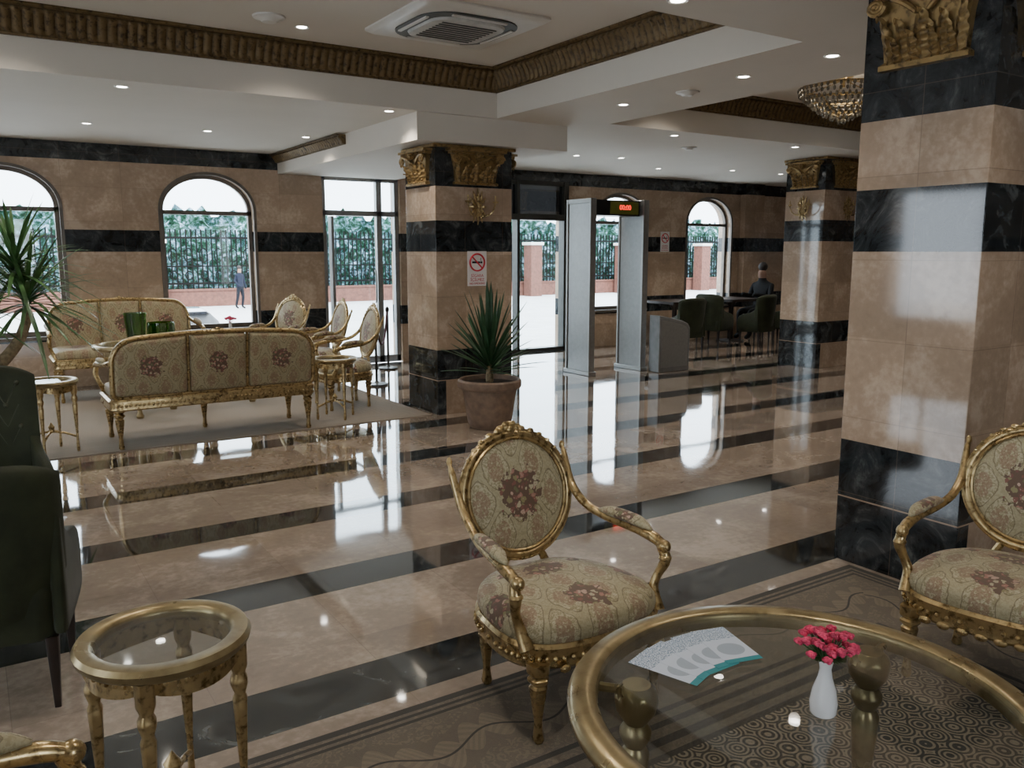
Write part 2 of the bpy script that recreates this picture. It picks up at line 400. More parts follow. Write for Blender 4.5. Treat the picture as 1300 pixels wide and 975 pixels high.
# doors
g=G()
a,b=4.03,5.15; y0,y1=YW+.05,YW+.13
for x0,x1 in ((a,a+.06),(b-.06,b),(4.82,4.90)): g.box(x0,x1,y0,y1,0,2.55)
for z0,z1_ in ((0,.10),(2.03,2.10),(2.49,2.55)): g.box(a,b,y0,y1,z0,z1_)
g.box(a+.12,a+.16,y0-.03,y1,0,2.02)
d=struct(g.obj('door_1',ALU,bevel=.004),'aluminium framed glass door with transom')
G().box(a,b,YW+.085,YW+.095,.05,2.5).obj('glass_pane',GLASS,d)
G().tube([(4.76,YW+.0,.85),(4.76,YW-.03,.9),(4.76,YW-.03,1.25),(4.76,YW+.0,1.3)],.012).obj('handle',ALU,d)
g=G(); a,b=6.1,8.05
for x0,x1 in ((a,a+.08),(b-.09,b),(7.08,7.13)): g.box(x0,x1,YW-.05,YW+.1,0,2.62)
g.box(a,b,YW-.08,YW+.12,2.03,2.12); g.box(a,b,YW-.03,YW+.1,2.56,2.62); g.box(a,b,YW-.05,YW+.1,0,.05)
d=struct(g.obj('door_2',DARKF,bevel=.005),'dark framed automatic sliding glass door')
G().box(a,b,YW+.02,YW+.03,.05,2.03).obj('glass_pane',GLASS,d)
G().box(a+.05,b-.05,YW+.02,YW+.04,2.12,2.57).obj('transom_panel',TRG,d)
# ---------------------------------------------------------------- columns
def column(x0,x1,y0,y1,top,bands,caps,lab,plz=.33):
    r=thing('column',lab,'column',((x0+x1)/2,(y0+y1)/2,0),0,'banded marble lobby columns')
    hx=(x1-x0)/2; hy=(y1-y0)/2
    mt=banded('banded_marble_column',bands,jx=.42,rough=.06,plinth=(plz,-1.0,.02))
    G().box(-hx,hx,-hy,hy,0,top).obj('shaft',mt,r,bevel=.004)
    zc0,zc1=caps
    for (fx,fy,hw,rz) in ((-1,0,hy,-pi/2),(0,-1,hx,0),(1,0,hy,pi/2)):
        g=G(); W=hw*(.76 if fx else .64); H=zc1-zc0
        # flared bell, wider at top
        bell=[]
        for t in (0,.06,.1,.5,.8,.86):
            ww=W*(.80+.16*t*t/.74) if t>.06 else W*.88; dd=.03+.03*t*t if t>.06 else .045
            bell.append([(-ww,0,H*t),(ww,0,H*t),(ww,-dd,H*t),(-ww,-dd,H*t)])
        g.rings(bell)
        g.box(-W*1.05,W*1.05,-.075,0,H*.86,H*.93); g.box(-W*1.14,W*1.14,-.095,0,H*.93,H)
        for cx_,h_,w_,ln in ((0,.60,.24,0),(-.38,.52,.17,-.06),(.38,.52,.17,.06),(-.68,.60,.13,-.14),(.68,.60,.13,.14),(-.2,.36,.12,0),(.2,.36,.12,0),(-.54,.32,.1,-.02),(.54,.32,.1,.02)):
            acanthus(g,cx_*W,H*.06,H*h_,W*w_,ln*W)
        for sx in (-1,1):
            pts=[]
            for i in range(34):
                a=i*.42+(0 if sx>0 else pi); q=W*.18*(1-i/37); pts.append((sx*(W*.88)+q*cos(a)*sx,-.085,H*.73+q*sin(a)*.8))
            g.tube(pts,.013,6)
            stube(g,[(sx*W*.12,-.06,H*.60),(sx*W*.35,-.07,H*.72),(sx*W*.62,-.08,H*.81),(sx*W*.90,-.085,H*.84)],[.012,.014,.014,.012],8,3)
        g.ell((0,-.08,H*.82),(W*.15,.03,H*.10),12,7)
        for i in range(6): g.ell((W*.10*cos(i*pi/3),-.10,H*.82+H*.065*sin(i*pi/3)),(W*.045,.02,H*.035),8,5)
        for i in range(13): g.ell((-W*.95+W*1.9*i/12,-.078,H*.895),(W*.055,.012,H*.025),8,5)
        g.obj('capital',CAPM,r,(fx*hx,fy*hy,zc0),(0,0,rz))
    g=G().box(-hx-.03,hx+.03,-hy-.03,hy+.03,top-.03,top); g.obj('capital_moulding',CAPM,r,bevel=.006)
    return r
B1=[(0,0),(.33,1),(.62,0),(1.55,1),(1.83,0),(2.14,1)]
column(3.62,4.46,1.92,2.54,2.768,B1,(2.36,2.73),'square column of beige marble with black bands, gilt capitals, beside armchair')
column(3.69,4.53,6.98,7.6,2.528,B1,(2.17,2.49),'square banded marble column with gilt capitals behind potted yucca')
column(9.46,10.3,7.1,7.72,2.768,[(0,0),(.33,1),(.62,0),(1.68,1),(1.96,0),(2.34,1)],(2.38,2.72),'square banded marble column near cafe tables')
def sconce(loc,rz):
    r=thing('wall_sconce','ornate gilt leaf sconce on marble column','wall lamp',loc,rz,'gilt wall sconces')
    g=G(); g.lathe([(0,0),(.045,0),(.05,.01),(.03,.02),(0,.025)],16,M=Matrix.Rotation(pi/2,4,'X'))
    g.ell((0,-.02,.0),(.03,.02,.09),10,6)
    g.obj('backplate',CAPM,r)
    for sx in (-1,0,1):
        g=G(); stube(g,[(0,-.02,-.03),(sx*.05,-.07,-.09),(sx*.12,-.11,-.05),(sx*.15,-.12,.03)],[.008,.009,.008,.007],6)
        g.lathe([(0,0),(.02,.0),(.035,.015),(.03,.02),(.008,.02),(.008,.07),(0,.075)],12,(sx*.15,-.12 ,.03)); g.obj('arm',GOLD,r)
    g=G()
    for i in range(12):
        a=2*pi*i/12; g.tube([(0,-.03,0),(.06*cos(a),-.05,.09*sin(a)),(.10*cos(a),-.04,.17*sin(a))],[.007,.016,.004],6)
    g.obj('leaves',GOLD,r)
sconce((4.12,6.98,1.97),0); sconce((9.46,7.4,2.12),-pi/2); sconce((9.9,7.1,2.12),0)
# ---------------------------------------------------------------- carpets
def rugmat(name,hx,hy,bw,dark,light,lvl):
    m,nt,b=newmat(name); co=objco(nt); sp=N(nt,'ShaderNodeSeparateXYZ',{0:co})
    dx=Ma(nt,'SUBTRACT',hx,Ma(nt,'ABSOLUTE',sp.outputs[0])); dy=Ma(nt,'SUBTRACT',hy,Ma(nt,'ABSOLUTE',sp.outputs[1]))
    d=Ma(nt,'MINIMUM',dx,dy)
    mid=tuple((a*.65+b_*.35) for a,b_ in zip(dark,light)); lb=tuple(a*.25+b_*.62 for a,b_ in zip(dark,light))
    vo=N(nt,'ShaderNodeTexVoronoi',{'Vector':co,'Scale':13.0,'Randomness':.35}); ring=Ma(nt,'SINE',Ma(nt,'MULTIPLY_ADD',vo.outputs['Distance'],34,0))
    fc=Mix(nt,Ma(nt,'MULTIPLY',Ma(nt,'GREATER_THAN',ring,.1),lvl),dark,tuple(x*.95 for x in light))
    isx=Ma(nt,'LESS_THAN',dx,dy)
    s=Ma(nt,'ADD',Ma(nt,'MULTIPLY',isx,sp.outputs[1]),Ma(nt,'MULTIPLY',Ma(nt,'SUBTRACT',1.0,isx),sp.outputs[0]))
    wave=Ma(nt,'MULTIPLY',Ma(nt,'SINE',Ma(nt,'MULTIPLY',s,16)),.04)
    bd=Ma(nt,'ABSOLUTE',Ma(nt,'SUBTRACT',Ma(nt,'ADD',d,wave),bw*.40))
    veins=Ma(nt,'SINE',Ma(nt,'MULTIPLY',Ma(nt,'ADD',s,Ma(nt,'MULTIPLY',bd,.9)),200))
    body=Ma(nt,'LESS_THAN',bd,Ma(nt,'MULTIPLY_ADD',Ma(nt,'ABSOLUTE',Ma(nt,'SINE',Ma(nt,'MULTIPLY',s,30))),.06,.018))
    lm=Ma(nt,'MULTIPLY',body,Ma(nt,'MULTIPLY_ADD',Ma(nt,'GREATER_THAN',veins,0),.45,.55))
    bc=Mix(nt,Ma(nt,'MULTIPLY',lm,lvl),mid,lb)
    bc=Mix(nt,Ma(nt,'MULTIPLY',Ma(nt,'LESS_THAN',bd,.005),lvl),bc,dark)
    sc_=Ma(nt,'MULTIPLY',Ma(nt,'GREATER_THAN',bd,.10),Ma(nt,'GREATER_THAN',noise(nt,co,26,2,.5,2.5),.54))
    bc=Mix(nt,Ma(nt,'MULTIPLY',sc_,lvl*.6),bc,lb)
    st=ramp(nt,d,[(0,0),(.03,1),(.045,0),(.06,1),(.075,0),(.09,1),(bw*.68,0),(bw*.71,1),(bw*.76,0),(bw*.80,1),(bw*.86,0),(bw*.91,1),(bw*.96,0)],'CONSTANT')
    bc=Mix(nt,Ma(nt,'MULTIPLY',Ma(nt,'SUBTRACT',1.0,st),lvl),bc,dark)
    c=Mix(nt,Ma(nt,'LESS_THAN',d,bw),fc,bc)
    c=Mix(nt,Ma(nt,'MULTIPLY',noise(nt,co,120,2),.3),c,dark)
    put(nt,b.inputs['Base Color'],c); b.inputs['Roughness'].default_value=.95; bump(nt,b,noise(nt,co,300,1),.5,.003)
    return m
def rug(x0,x1,y0,y1,bw,dark,light,lvl,lab):
    cx,cy=(x0+x1)/2,(y0+y1)/2; hx,hy=(x1-x0)/2,(y1-y0)/2
    o=G().box(-hx,hx,-hy,hy,0,.006).obj('carpet',rugmat('patterned_carpet',hx,hy,bw,dark,light,lvl),None,(cx,cy,.0005))
    meta(o,lab,'carpet')
rug(-3.5,3.58,-2.4,2.42,.70,(.050,.046,.040),(.31,.25,.18),1,'grey-brown carpet with swirl motifs and leaf border under coffee table')
rug(-3.5,3.64,7.02,10.4,.45,(.22,.18,.14),(.34,.29,.23),.8,'pale beige lounge carpet under gilded sofas')
RZ=.007
# ---------------------------------------------------------------- furniture
def legprof(h,r=.03):
    return [(0,0),(r*.45,0),(r*.62,.012*h/.3),(r*.45,.05*h/.3),(r*.42,.08*h/.3),(r*.5,.1*h/.3),(r*.85,h*.62),(r*.95,h*.70),(r*.7,h*.73),(r*1.1,h*.78),(r*1.1,h*.81),(r*.8,h*.84),(r*1.15,h*.88),(r*1.2,h*1.0),(0,h)]
def turned(g,x,y,h,r,z=0,M=None): g.lathe(legprof(h,r),20,(x,y,z),M,flute=.06,fl=5)
def armchair(loc,rz,lab):
    r=thing('armchair',lab,'chair',loc,rz,'gilded floral armchairs'); S=-.04
    for sx in(-1,1):
        for x_,y_ in ((.245,-.215),(.19,.19)):
            g=G(); turned(g,0,0,.31+S,.031); g.obj('leg',GOLD,r,(sx*x_,y_,0))
    ol=superel(.30,.275,2.8,48,.12)
    g=G().loft(ol,[(.93,.285+S),(.97,.287+S),(.995,.297+S),(.985,.325+S),(1.0,.355+S),(.97,.368+S)])
    for i in range(60):
        t=2*pi*i/60; c_,d_=cos(t),sin(t); x_=.30*math.copysign(abs(c_)**(2/2.8),c_); y_=.275*math.copysign(abs(d_)**(2/2.8),d_); x_*=1-.12*y_/.275
        g.ell((x_*.995,y_*.995,.322+S),(.008,.008,.009),8,5)
    for i in range(7):
        t=-.75+1.5*i/6; g.ell((t*.24,-.270,.296+S-.008*cos(t*2)),(.022,.010,.014),8,5)
    g.obj('seat_frame',GOLD,r)
    G().loft(ol,[(.93,.355+S),(.965,.372+S),(.975,.392+S),(.96,.415+S),(.91,.434+S),(.80,.448+S),(.6,.459+S),(.3,.465+S),(.06,.467+S)]).obj('seat_cushion',FAB_S,r,ang=80)
    MC=(0,.285,.655); T=Matrix.Translation(MC)@Matrix.Rotation(rad(-13),4,'X')
    g=G(); a,b=.228,.225; n=64
    pts=[(a*cos(2*pi*i/n),0,b*sin(2*pi*i/n)) for i in range(n)]
    g.tube([Vector(p) for p in pts],.017,10,True,T)
    g.tube([(p[0]*.92,-.012,p[2]*.92) for p in pts],[.006+.0015*(i%2) for i in range(n)],6,True,T)
    g.tube([(p[0]*1.06,-.006,p[2]*1.06) for p in pts],.006,6,True,T)
    for sx in(-1,1):
        g.tube([(sx*.07,.0,-.215),(sx*.10,.01,-.27),(sx*.13,.02,-.345)],[.016,.014,.018],8,False,T)
        for i in range(6):
            q=rad(90-sx*(12+i*10)); g.ell((a*cos(q)*1.05,-.006,b*sin(q)*1.06+.003),(.019-.0022*i,.012,.014-.0016*i),8,5,T)
    g.obj('backrest_frame',GOLD,r)
    g=G(); g.ell((0,0,b+.026),(.034,.012,.020),12,7,T); g.ell((-.036,0,b+.018),(.022,.011,.016),10,6,T); g.ell((.036,0,b+.018),(.022,.011,.016),10,6,T)
    g.ell((0,-.012,b+.014),(.013,.009,.014),8,5,T)
    for q in(-1,1): g.ell((q*.018,-.006,b+.036),(.012,.008,.010),8,5,T)
    g.obj('carved_crest',GOLD,r)
    G().ell((0,0,0),(.212,.036,.209),36,14).obj('backrest_cushion',FAB_B,r,MC,(rad(-13),0,0),ang=80)
    for sx in(-1,1):
        g=G(); P=[(.250,.345,.80),(.250,.328,.765),(.247,.302,.71),(.246,.265,.65),(.254,.19,.597),(.276,.09,.570),(.297,-.04,.560),(.305,-.13,.550),(.305,-.185,.533)]
        stube(g,[(sx*p[0],p[1],p[2]) for p in P],[.005,.012,.015,.016,.016,.016,.017,.020,.016],10)
        g.ell((sx*.250,.345,.797),(.011,.011,.018),8,6)
        g.ell((sx*.305,-.185,.533),(.022,.026,.024),12,8)
        P=[(.305,-.165,.535),(.313,-.185,.485),(.300,-.165,.43),(.283,-.16,.38),(.275,-.195,.31)]
        stube(g,[(sx*p[0],p[1],p[2]) for p in P],[.016,.020,.016,.018,.025],10)
        g.ell((sx*.311,-.185,.49),(.024,.024,.015),10,6)
        ar=g.obj('armrest',GOLD,r)
        g=G(); stube(g,[(sx*.266,.13,.588),(sx*.279,.08,.595),(sx*.291,0,.594),(sx*.299,-.07,.588),(sx*.304,-.12,.574)],[.006,.022,.025,.023,.006],12,4,.8)
        g.obj('arm_pad',FAB_A,ar,ang=80)
    return r
ac=armchair((1.65,2.225,RZ),rad(0),'gilded oval-back armchair with floral fabric beside glass coffee table')
dup(ac,(3.05,1.43,RZ),rad(-77),'gilded oval-back armchair with rose fabric beside marble column')
dup(ac,(-.10,1.43,RZ),rad(88),'gilded armchair with floral arm pad beside small side table',sc=(1,1,1.08))
dup(ac,(3.13,7.95,RZ),rad(-93),'gilded floral armchair on lounge carpet beside side table',sc=(1,1,1.12))
dup(ac,(3.22,9.0,RZ),rad(-92),'gilded floral armchair on lounge carpet',sc=(1,1,1.12))
dup(ac,(3.05,9.9,RZ),rad(-60),'gilded floral armchair by the window',sc=(1,1,1.12))
def sofa(loc,rz,lab,L=1.66):
    r=thing('sofa',lab,'sofa',loc,rz,'gilded floral sofas'); h=L/2
    for sx in(-1,1):
        for y_ in(-.27,.27):
            g=G(); turned(g,0,0,.34,.036); g.obj('leg',GOLD,r,(sx*(h-.07),y_,0))
    g=G(); turned(g,0,0,.34,.034); g.obj('leg',GOLD,r,(0,-.27,0))
    ol=rrect(L,.64,.07,6)
    g=G().loft(ol,[(.98,.31),(1,.32),(.99,.35),(1,.385),(.98,.40)])
    for i in range(48): g.ell((-h+.05+(L-.1)*i/47,-.322,.352),(.012,.006,.012),8,5); g.ell((-h+.05+(L-.1)*i/47,.322,.352),(.012,.006,.012),8,5)
    g.obj('seat_frame',GOLD,r)
    G().loft(rrect(L-.06,.6,.08,6),[(.98,.39),(1,.41),(1,.44),(.985,.465),(.93,.48),(.6,.488),(.1,.49)]).obj('seat_cushion',FAB_L,r,ang=80)
    tl=Matrix.Translation((0,.29,.40))@Matrix.Rotation(rad(-8),4,'X')@Matrix.Rotation(pi/2,4,'X')
    BW=L-.06; BH=.46
    topf=lambda x_: .042*cos(pi*x_/BW)
    def warp(o): return [(x_,y_+ topf(x_)*max(0,min(1,(y_-.05)/(BH*.8)))) for x_,y_ in o]
    def dens(o,k=6):
        out=[]
        for i in range(len(o)):
            p,q=o[i],o[(i+1)%len(o)]; n_=k if math.dist(p,q)>.1 else 1
            for j in range(n_): out.append((p[0]+(q[0]-p[0])*j/n_,p[1]+(q[1]-p[1])*j/n_))
        return out
    fr=G()
    out=warp(dens(rrect(BW,BH,.05,8,0,BH/2+.01,[.18,.18,.05,.05]),18))
    fr.tube([(x_,y_,0) for x_,y_ in out],.021,10,True,tl)
    fr.tube([(x_*1.0,y_+.004,.018) for x_,y_ in out],.007,6,True,tl)
    fr.tube([(x_*1.0,y_+.004,-.018) for x_,y_ in out],.007,6,True,tl)
    for sx in(-1,1): fr.tube([(sx*.235,.01,0),(sx*.235,BH-.0+topf(.235),0)],.013,10,False,tl)
    for i in range(3): fr.ell(((i-1)*.035,BH+.062+(.010 if i==1 else 0),0),(.022,.016,.014),10,6,tl)
    fr.tube([(-h+.06,.0,0),(h-.06,0,0)],.02,8,False,tl)
    fr.obj('backrest_frame',GOLD,r)
    for xa,xb,rt in ((-BW/2,-.235,[.02,.16,.04,.02]),(-.235,.235,[.02]*4),(.235,BW/2,[.16,.02,.02,.04])):
        cx=(xa+xb)/2; w_=xb-xa-.028
        o3=warp(dens(rrect(w_,BH-.03,.04,6,cx,BH/2+.01,rt),8)); my=sum(p[1] for p in o3)/len(o3)
        o3=[(x_-cx,y_-my) for x_,y_ in o3]
        pn=G().loft(o3,[(.88,-.040),(.96,-.032),(1,-.010),(1,.010),(.96,.032),(.88,.040)],Matrix.Rotation(pi/2,4,'X'))
        m=tl@Vector((cx,my,0))
        pn.obj('backrest_panel',FAB_P,r,m,(rad(-8),0,0),ang=80)
    for sx in(-1,1):
        g=G(); P=[(h-.05,.34,.72),(h-.01,.24,.68),(h+.01,.0,.655),(h+.01,-.18,.64),(h+.01,-.25,.62)]
        stube(g,[(sx*p[0],p[1],p[2]) for p in P],[.014,.018,.019,.022,.018],10); g.ell((sx*(h+.01),-.24,.62),(.028,.03,.026),12,8)
        P=[(h+.01,-.23,.61),(h+.02,-.24,.55),(h,-.2,.48),(h-.03,-.22,.42),(h-.04,-.28,.37)]
        stube(g,[(sx*p[0],p[1],p[2]) for p in P],[.018,.022,.018,.022,.026],10)
        ar=g.obj('armrest',GOLD,r)
        g=G(); stube(g,[(sx*(h+.0),.17,.69),(sx*(h+.01),.1,.695),(sx*(h+.01),-.05,.685),(sx*(h+.01),-.15,.67)],[.008,.026,.026,.008],12,4,.8); g.obj('arm_pad',FAB_A,ar,ang=80)
    return r
sf=sofa((1.68,7.34,RZ),pi,'gilded three-panel sofa with medallion fabric, seen from behind')
dup(sf,(1.42,9.9,RZ),rad(0),'gilded floral sofa standing under arched window',sc=(.90,1,1.12))
def side_table(loc,lab,H=.57,D=.425):
    r=thing('side_table',lab,'table',loc,.35,'round gilded side tables'); R_=D/2
    n=48
    g=G().lathe([(R_-.05,H-.035),(R_-.01,H-.04),(R_,H-.03),(R_+.004,H-.015),(R_-.004,H-.002),(R_-.036,H),(R_-.045,H-.006),(R_-.05,H-.02)],n)
    g.f=[f for f in g.f if len(f)==4]
    for j in range(n): k=(j+1)%n; g.f.append([j,7*n+j,7*n+k,k])
    g.obj('top_ring',GOLDT,r)
    G().lathe([(0,H-.018),(R_-.042,H-.018),(R_-.042,H-.01),(0,H-.01)],48).obj('glass_top',TGLASS,r)
    g=G(); n=64
    dr=lambda i: H-.065-.028*abs(cos(2*2*pi*i/n))**.6
    ap=[[(q*cos(2*pi*i/n),q*sin(2*pi*i/n),z) for q,z in((R_-.028,H-.035),(R_-.026,dr(i)),(R_-.04,dr(i)),(R_-.042,H-.035))] for i in range(n)]
    g.rings(ap,False,closed=True)
    for i in range(48): q=2*pi*i/48; g.ell(((R_-.027)*cos(q),(R_-.027)*sin(q),H-.052),(.007,.007,.008),6,4)
    g.obj('carved_apron',GOLD,r)
    for i in range(4):
        q=pi/4+pi/2*i; g=G(); turned(g,0,0,H-.04,.020); g.ell((0,0,H-.10),(.021,.021,.028),12,8); g.obj('leg',GOLD,r,((R_-.03)*cos(q),(R_-.03)*sin(q),0))
    g=G()
    for i in range(2):
        q=pi/4+pi/2*i; e=R_-.04
        stube(g,[(e*cos(q),e*sin(q),.12),(e*.5*cos(q),e*.5*sin(q),.15),(0,0,.16),(-e*.5*cos(q),-e*.5*sin(q),.15),(-e*cos(q),-e*sin(q),.12)],[.009]*5,8)
    g.lathe([(0,.15),(.026,.155),(.018,.18),(.024,.2),(.0,.235)],12)
    g.obj('stretcher',GOLD,r)
    return r
st=side_table((.352,2.2,.0075),'round gilded side table with glass top')
dup(st,(.46,7.28,RZ),.4,'round gilded side table beside sofa end')
dup(st,(2.82,7.40,RZ),.9,'round gilded side table between sofa and armchair')
def coffee(loc,lab,R_,H,name='coffee_table',w=.07,lr=.39):
    r=thing(name,lab,'table',loc,0)
    n=96
    g=G().lathe([(R_-w,H-.045),(R_-.015,H-.05),(R_,H-.035),(R_+.003,H-.018),(R_-.008,H-.004),(R_-w*.6,H+.004),(R_-w+.008,H),(R_-w,H-.012)],n)
    g.f=[f for f in g.f if len(f)==4]
    for j in range(n): k=(j+1)%n; g.f.append([j,7*n+j,7*n+k,k])
    g.obj('top_ring',GOLDT,r,ang=60)
    G().lathe([(0,H-.014),(R_-w+.004,H-.014),(R_-w+.004,H-.004),(0,H-.004)],n).obj('glass_top',TGLASS,r)
    angs=[rad(12),rad(132),rad(252)]
    for q in angs:
        h=H-.016; g=G()
        g.lathe([(0,0),(.03,0),(.036,.02),(.022,.05),(.02,.08),(.03,.2),(.036,h*.62),(.026,h*.66),(.04,h*.72),(.04,h*.75),(.028,h*.79),(.050,h*.86),(.055,h*.93),(.050,h*.97),(.035,h),(0,h)],28)
        g.obj('leg',GOLDT,r,(lr*cos(q),lr*sin(q),0))
    g=G()
    for q in angs: g.tube([(lr*cos(q),lr*sin(q),.10),(0,0,.10)],.012,8)
    for q in angs: g.tube([((lr)*cos(q),lr*sin(q),H-.035),((R_-.03)*cos(q),(R_-.03)*sin(q),H-.035)],.012,8)
    g.ell((0,0,.10),(.03,.03,.025),12,8)
    g.obj('stretcher',GOLDT,r)
    return r
coffee((1.571,1.16,RZ),'large round gold-rimmed coffee table with smoked glass top',.552,.50)
ct=coffee((1.35,8.62,RZ),'round gold-rimmed glass table holding green vases',.42,.68,lr=.28)
dup(ct,(2.35,8.95,RZ),.5,'round gold-rimmed glass table with pink flowers')
# upright upholstered chairs
def upright(loc,rz,lab,H=.88,tuft=False,group='dark green upholstered chairs'):
    r=thing('upholstered_chair',lab,'chair',loc,rz,group)
    tilt=rad(-7); bh=H-.34
    gb=G(); nx=20
    rs=[]
    for i in range(nx+1):
        t=-1+2*i/nx; x_=.29*t
        z1_=bh/2-(.06*abs(t)**4)-.006*t*t; ring=[]
        yo=-1.3*x_*x_
        for yy_,zz_ in((.034,-bh/2),(.040,-bh/4),(.040,z1_-.05),(.030,z1_-.014),(0,z1_),(-.030,z1_-.014),(-.042,z1_-.05),(-.046,-bh/4),(-.034,-bh/2)):
            ring.append((x_*(1-.10*max(0,-zz_/bh)),yo+yy_*(1-abs(t)**10*.6),zz_))
        rs.append(ring)
    gb.rings(rs,True)
    bk=gb.obj('backrest',VELV,r,(0,.265,.34+bh/2),(tilt,0,0),ang=60)
    if tuft:
        gt=G()
        for row in range(3):
            for k in range(5 if row%2==0 else 4):
                x_=(k-(2 if row%2==0 else 1.5))*.105; gt.ell((x_,-1.3*x_*x_-.045,bh/2-.10-row*.11),(.013,.008,.013),8,5)
        for row in range(3):
            for k in range(-2,3):
                for q in(-1,1):
                    x0_=k*.105; x1_=x0_+q*.0525; z0_=bh/2-.10-row*.11
                    if abs(x1_)>.24: continue
                    gt.tube([(x0_,-1.3*x0_*x0_-.042,z0_),(x1_,-1.3*x1_*x1_-.042,z0_-.11)],.004,5)
        gt.obj('tufting',plain('velvet_tufts',(.05,.055,.03),.6),bk)
    G().loft(rrect(.50,.50,.06,5),[(.96,.25),(1,.27),(1,.41),(.97,.44),(.85,.46),(.4,.47),(.05,.472)]).obj('seat',VELV,r,(0,-.02,0),ang=60)
    for sx in(-1,1):
        P=smooth([(.22,.27),(0,.265),(-.20,.28),(-.235,.36),(-.235,.44),(-.20,.51),(-.10,.55),(.06,.585),(.20,.68)],3)
        g=G().rings([[(sx*x_,y_*k,.43+(z_-.43)*k) for y_,z_ in P] for x_,k in((.238,.94),(.246,.99),(.252,1),(.268,1),(.276,.99),(.282,.94))],True); g.obj('arm_panel',VELV,r,ang=60)
        for y_ in(-.20,.20):
            G().loft(rrect(.042,.042,.008,2),[(.5,0),(1,.26)]).obj('leg',DWOOD,r,(sx*.23,y_,0))
    return r
tb=upright((-.04,3.34,.0005),rad(168),'dark green upholstered chair with slim dark legs, seen from behind',.88)
upright((-.02,4.62,.0005),rad(6),'dark green button-tufted high-back chair',.99,True)
def cafe_table(loc,lab):
    r=thing('cafe_table',lab,'table',loc,0,'dark cafe tables')
    G().loft(rrect(.76,.76,.03,3),[(1,.71),(1,.75)]).obj('table_top',DWOOD,r)
    G().lathe([(0,0),(.24,0),(.24,.02),(.05,.04),(.04,.6),(.1,.7),(.1,.71),(0,.71)],20).obj('pedestal',DWOOD,r)
    return r
cf=cafe_table((9.85,10.2,.0005),'dark square table with green chairs'); dup(cf,(11.2,10.2,.0005),0)
for (x,y,a) in ((9.25,9.35,178),(10.52,9.95,100),(10.95,9.40,188),(11.75,9.5,200)):
    dup(tb,(x,y,.0005),rad(a),'dark green upholstered chair at dark cafe table',sc=(.92,.88,.98))
# ---------------------------------------------------------------- plants
def leafblade(g,base,az,el,L,w,droop,n=7):
    d=Vector((cos(az)*cos(el),sin(az)*cos(el),sin(el))); sd=Vector((-sin(az),cos(az),0)); up=d.cross(sd)*-1
    vs=[];fs=[]
    for i in range(n+1):
        t=i/n; p=Vector(base)+d*L*t+Vector((0,0,-droop*L*t*t))+Vector((cos(az),sin(az),0))*droop*.25*L*t*t
        ww=w*(.55+.9*t)*(1-t)**.55*1.25 if t<1 else 0.0006
        vs+=[p+sd*ww,p-up*ww*.35,p-sd*ww]
    for i in range(n):
        a=i*3; fs+=[(a,a+1,a+4,a+3),(a+1,a+2,a+5,a+4)]
    g.add(vs,fs)
r=thing('potted_yucca','spiky green yucca in brown terracotta pot before marble column','plant',(3.84,6.28,.0005))
g=G().lathe([(0,0),(.17,0),(.185,.015),(.20,.06),(.235,.30),(.245,.345),(.275,.355),(.285,.37),(.285,.42),(.27,.435),(.25,.43),(.24,.38),(0,.375)],40); g.obj('pot',TERRA,r)
G().lathe([(0,.37),(.242,.37),(.242,.395),(0,.405)],24).obj('soil',SOIL,r)
G().lathe([(.03,.38),(.035,.42),(.03,.58),(0,.6)],12).obj('trunk',BARK,r)
g=G()
for i in range(72):
    t=i/72; el=rad(14+74*t**.85+rnd.uniform(-9,9)); az=i*2.399+rnd.uniform(-.2,.2)
    leafblade(g,(.02*cos(az),.02*sin(az),.48+.20*t),az,el,rnd.uniform(.48,.66)*(.78+.3*t),.022,.10*(1-t)+.03)
g.obj('leaves',LEAF,r)
r=thing('potted_palm','dracaena palm with curved trunk and drooping leaves beside sofa','plant',(-.14,6.75,.0005))
G().lathe([(0,0),(.16,0),(.2,.2),(.23,.36),(.24,.38),(.22,.39),(.21,.35),(0,.34)],32).obj('pot',TERRA,r)
tr=[(0,0,.3),(.05,.03,.45),(.14,.08,.60),(.28,.12,.75),(.42,.15,.92),(.50,.18,1.12)]
g=G(); stube(g,tr,[.055,.05,.047,.044,.04,.035],10); stube(g,[(.1,.07,.56),(.06,.1,.85),(.08,.13,1.12)],[.035,.03,.026],8); g.obj('trunk',BARK,r)
g=G()
for hx,hy,hz,cnt in((.50,.18,1.15,70),(.08,.13,1.14,40),(.44,.2,1.38,56)):
    for i in range(cnt):
        t=i/cnt; el=rad(-15+95*t+rnd.uniform(-8,8)); az=i*2.399
        leafblade(g,(hx,hy,hz+.1*t),az,el,rnd.uniform(.42,.60),.017,.42*(1-t)+.1)
g.tube([(.50,.18,1.1),(.44,.2,1.42)],.02,8)
g.obj('leaves',LEAF2,r)
# ---------------------------------------------------------------- tabletop things
TZ=RZ+.497
r=thing('flower_vase','small white porcelain vase with pink flowers on glass table','vase',(1.565,1.10,TZ))
G().lathe([(0,0),(.026,0),(.03,.006),(.031,.03),(.026,.06),(.016,.09),(.013,.11),(.017,.13),(.014,.13),(.010,.11),(0,.10)],28).obj('vase',PORC,r)
g=G(); gp=G(); gl=G()
for i in range(40):
    a=i*2.4; q=.064*math.sqrt((i+.5)/40); z=.188-.33*q+rnd.uniform(-.014,.016)
    g.tube([(0,0,.11),(q*.4*cos(a),q*.4*sin(a),.145),(q*cos(a),q*sin(a),z)],.0013,5)
    for k in range(8):
        b=k*2.4; e=.009*math.sqrt(k/8); gp.ell((q*cos(a)+e*cos(b),q*sin(a)+e*sin(b),z+.005*(1-k/8)),(.0055,.0055,.0055),7,4)
    leafblade(gl,(0,0,.13),a,rad(35),.055,.006,.3,3)
g.obj('stems',STEM,r); gp.obj('blossoms',PINK,r); gl.obj('leaves',LEAF2,r)
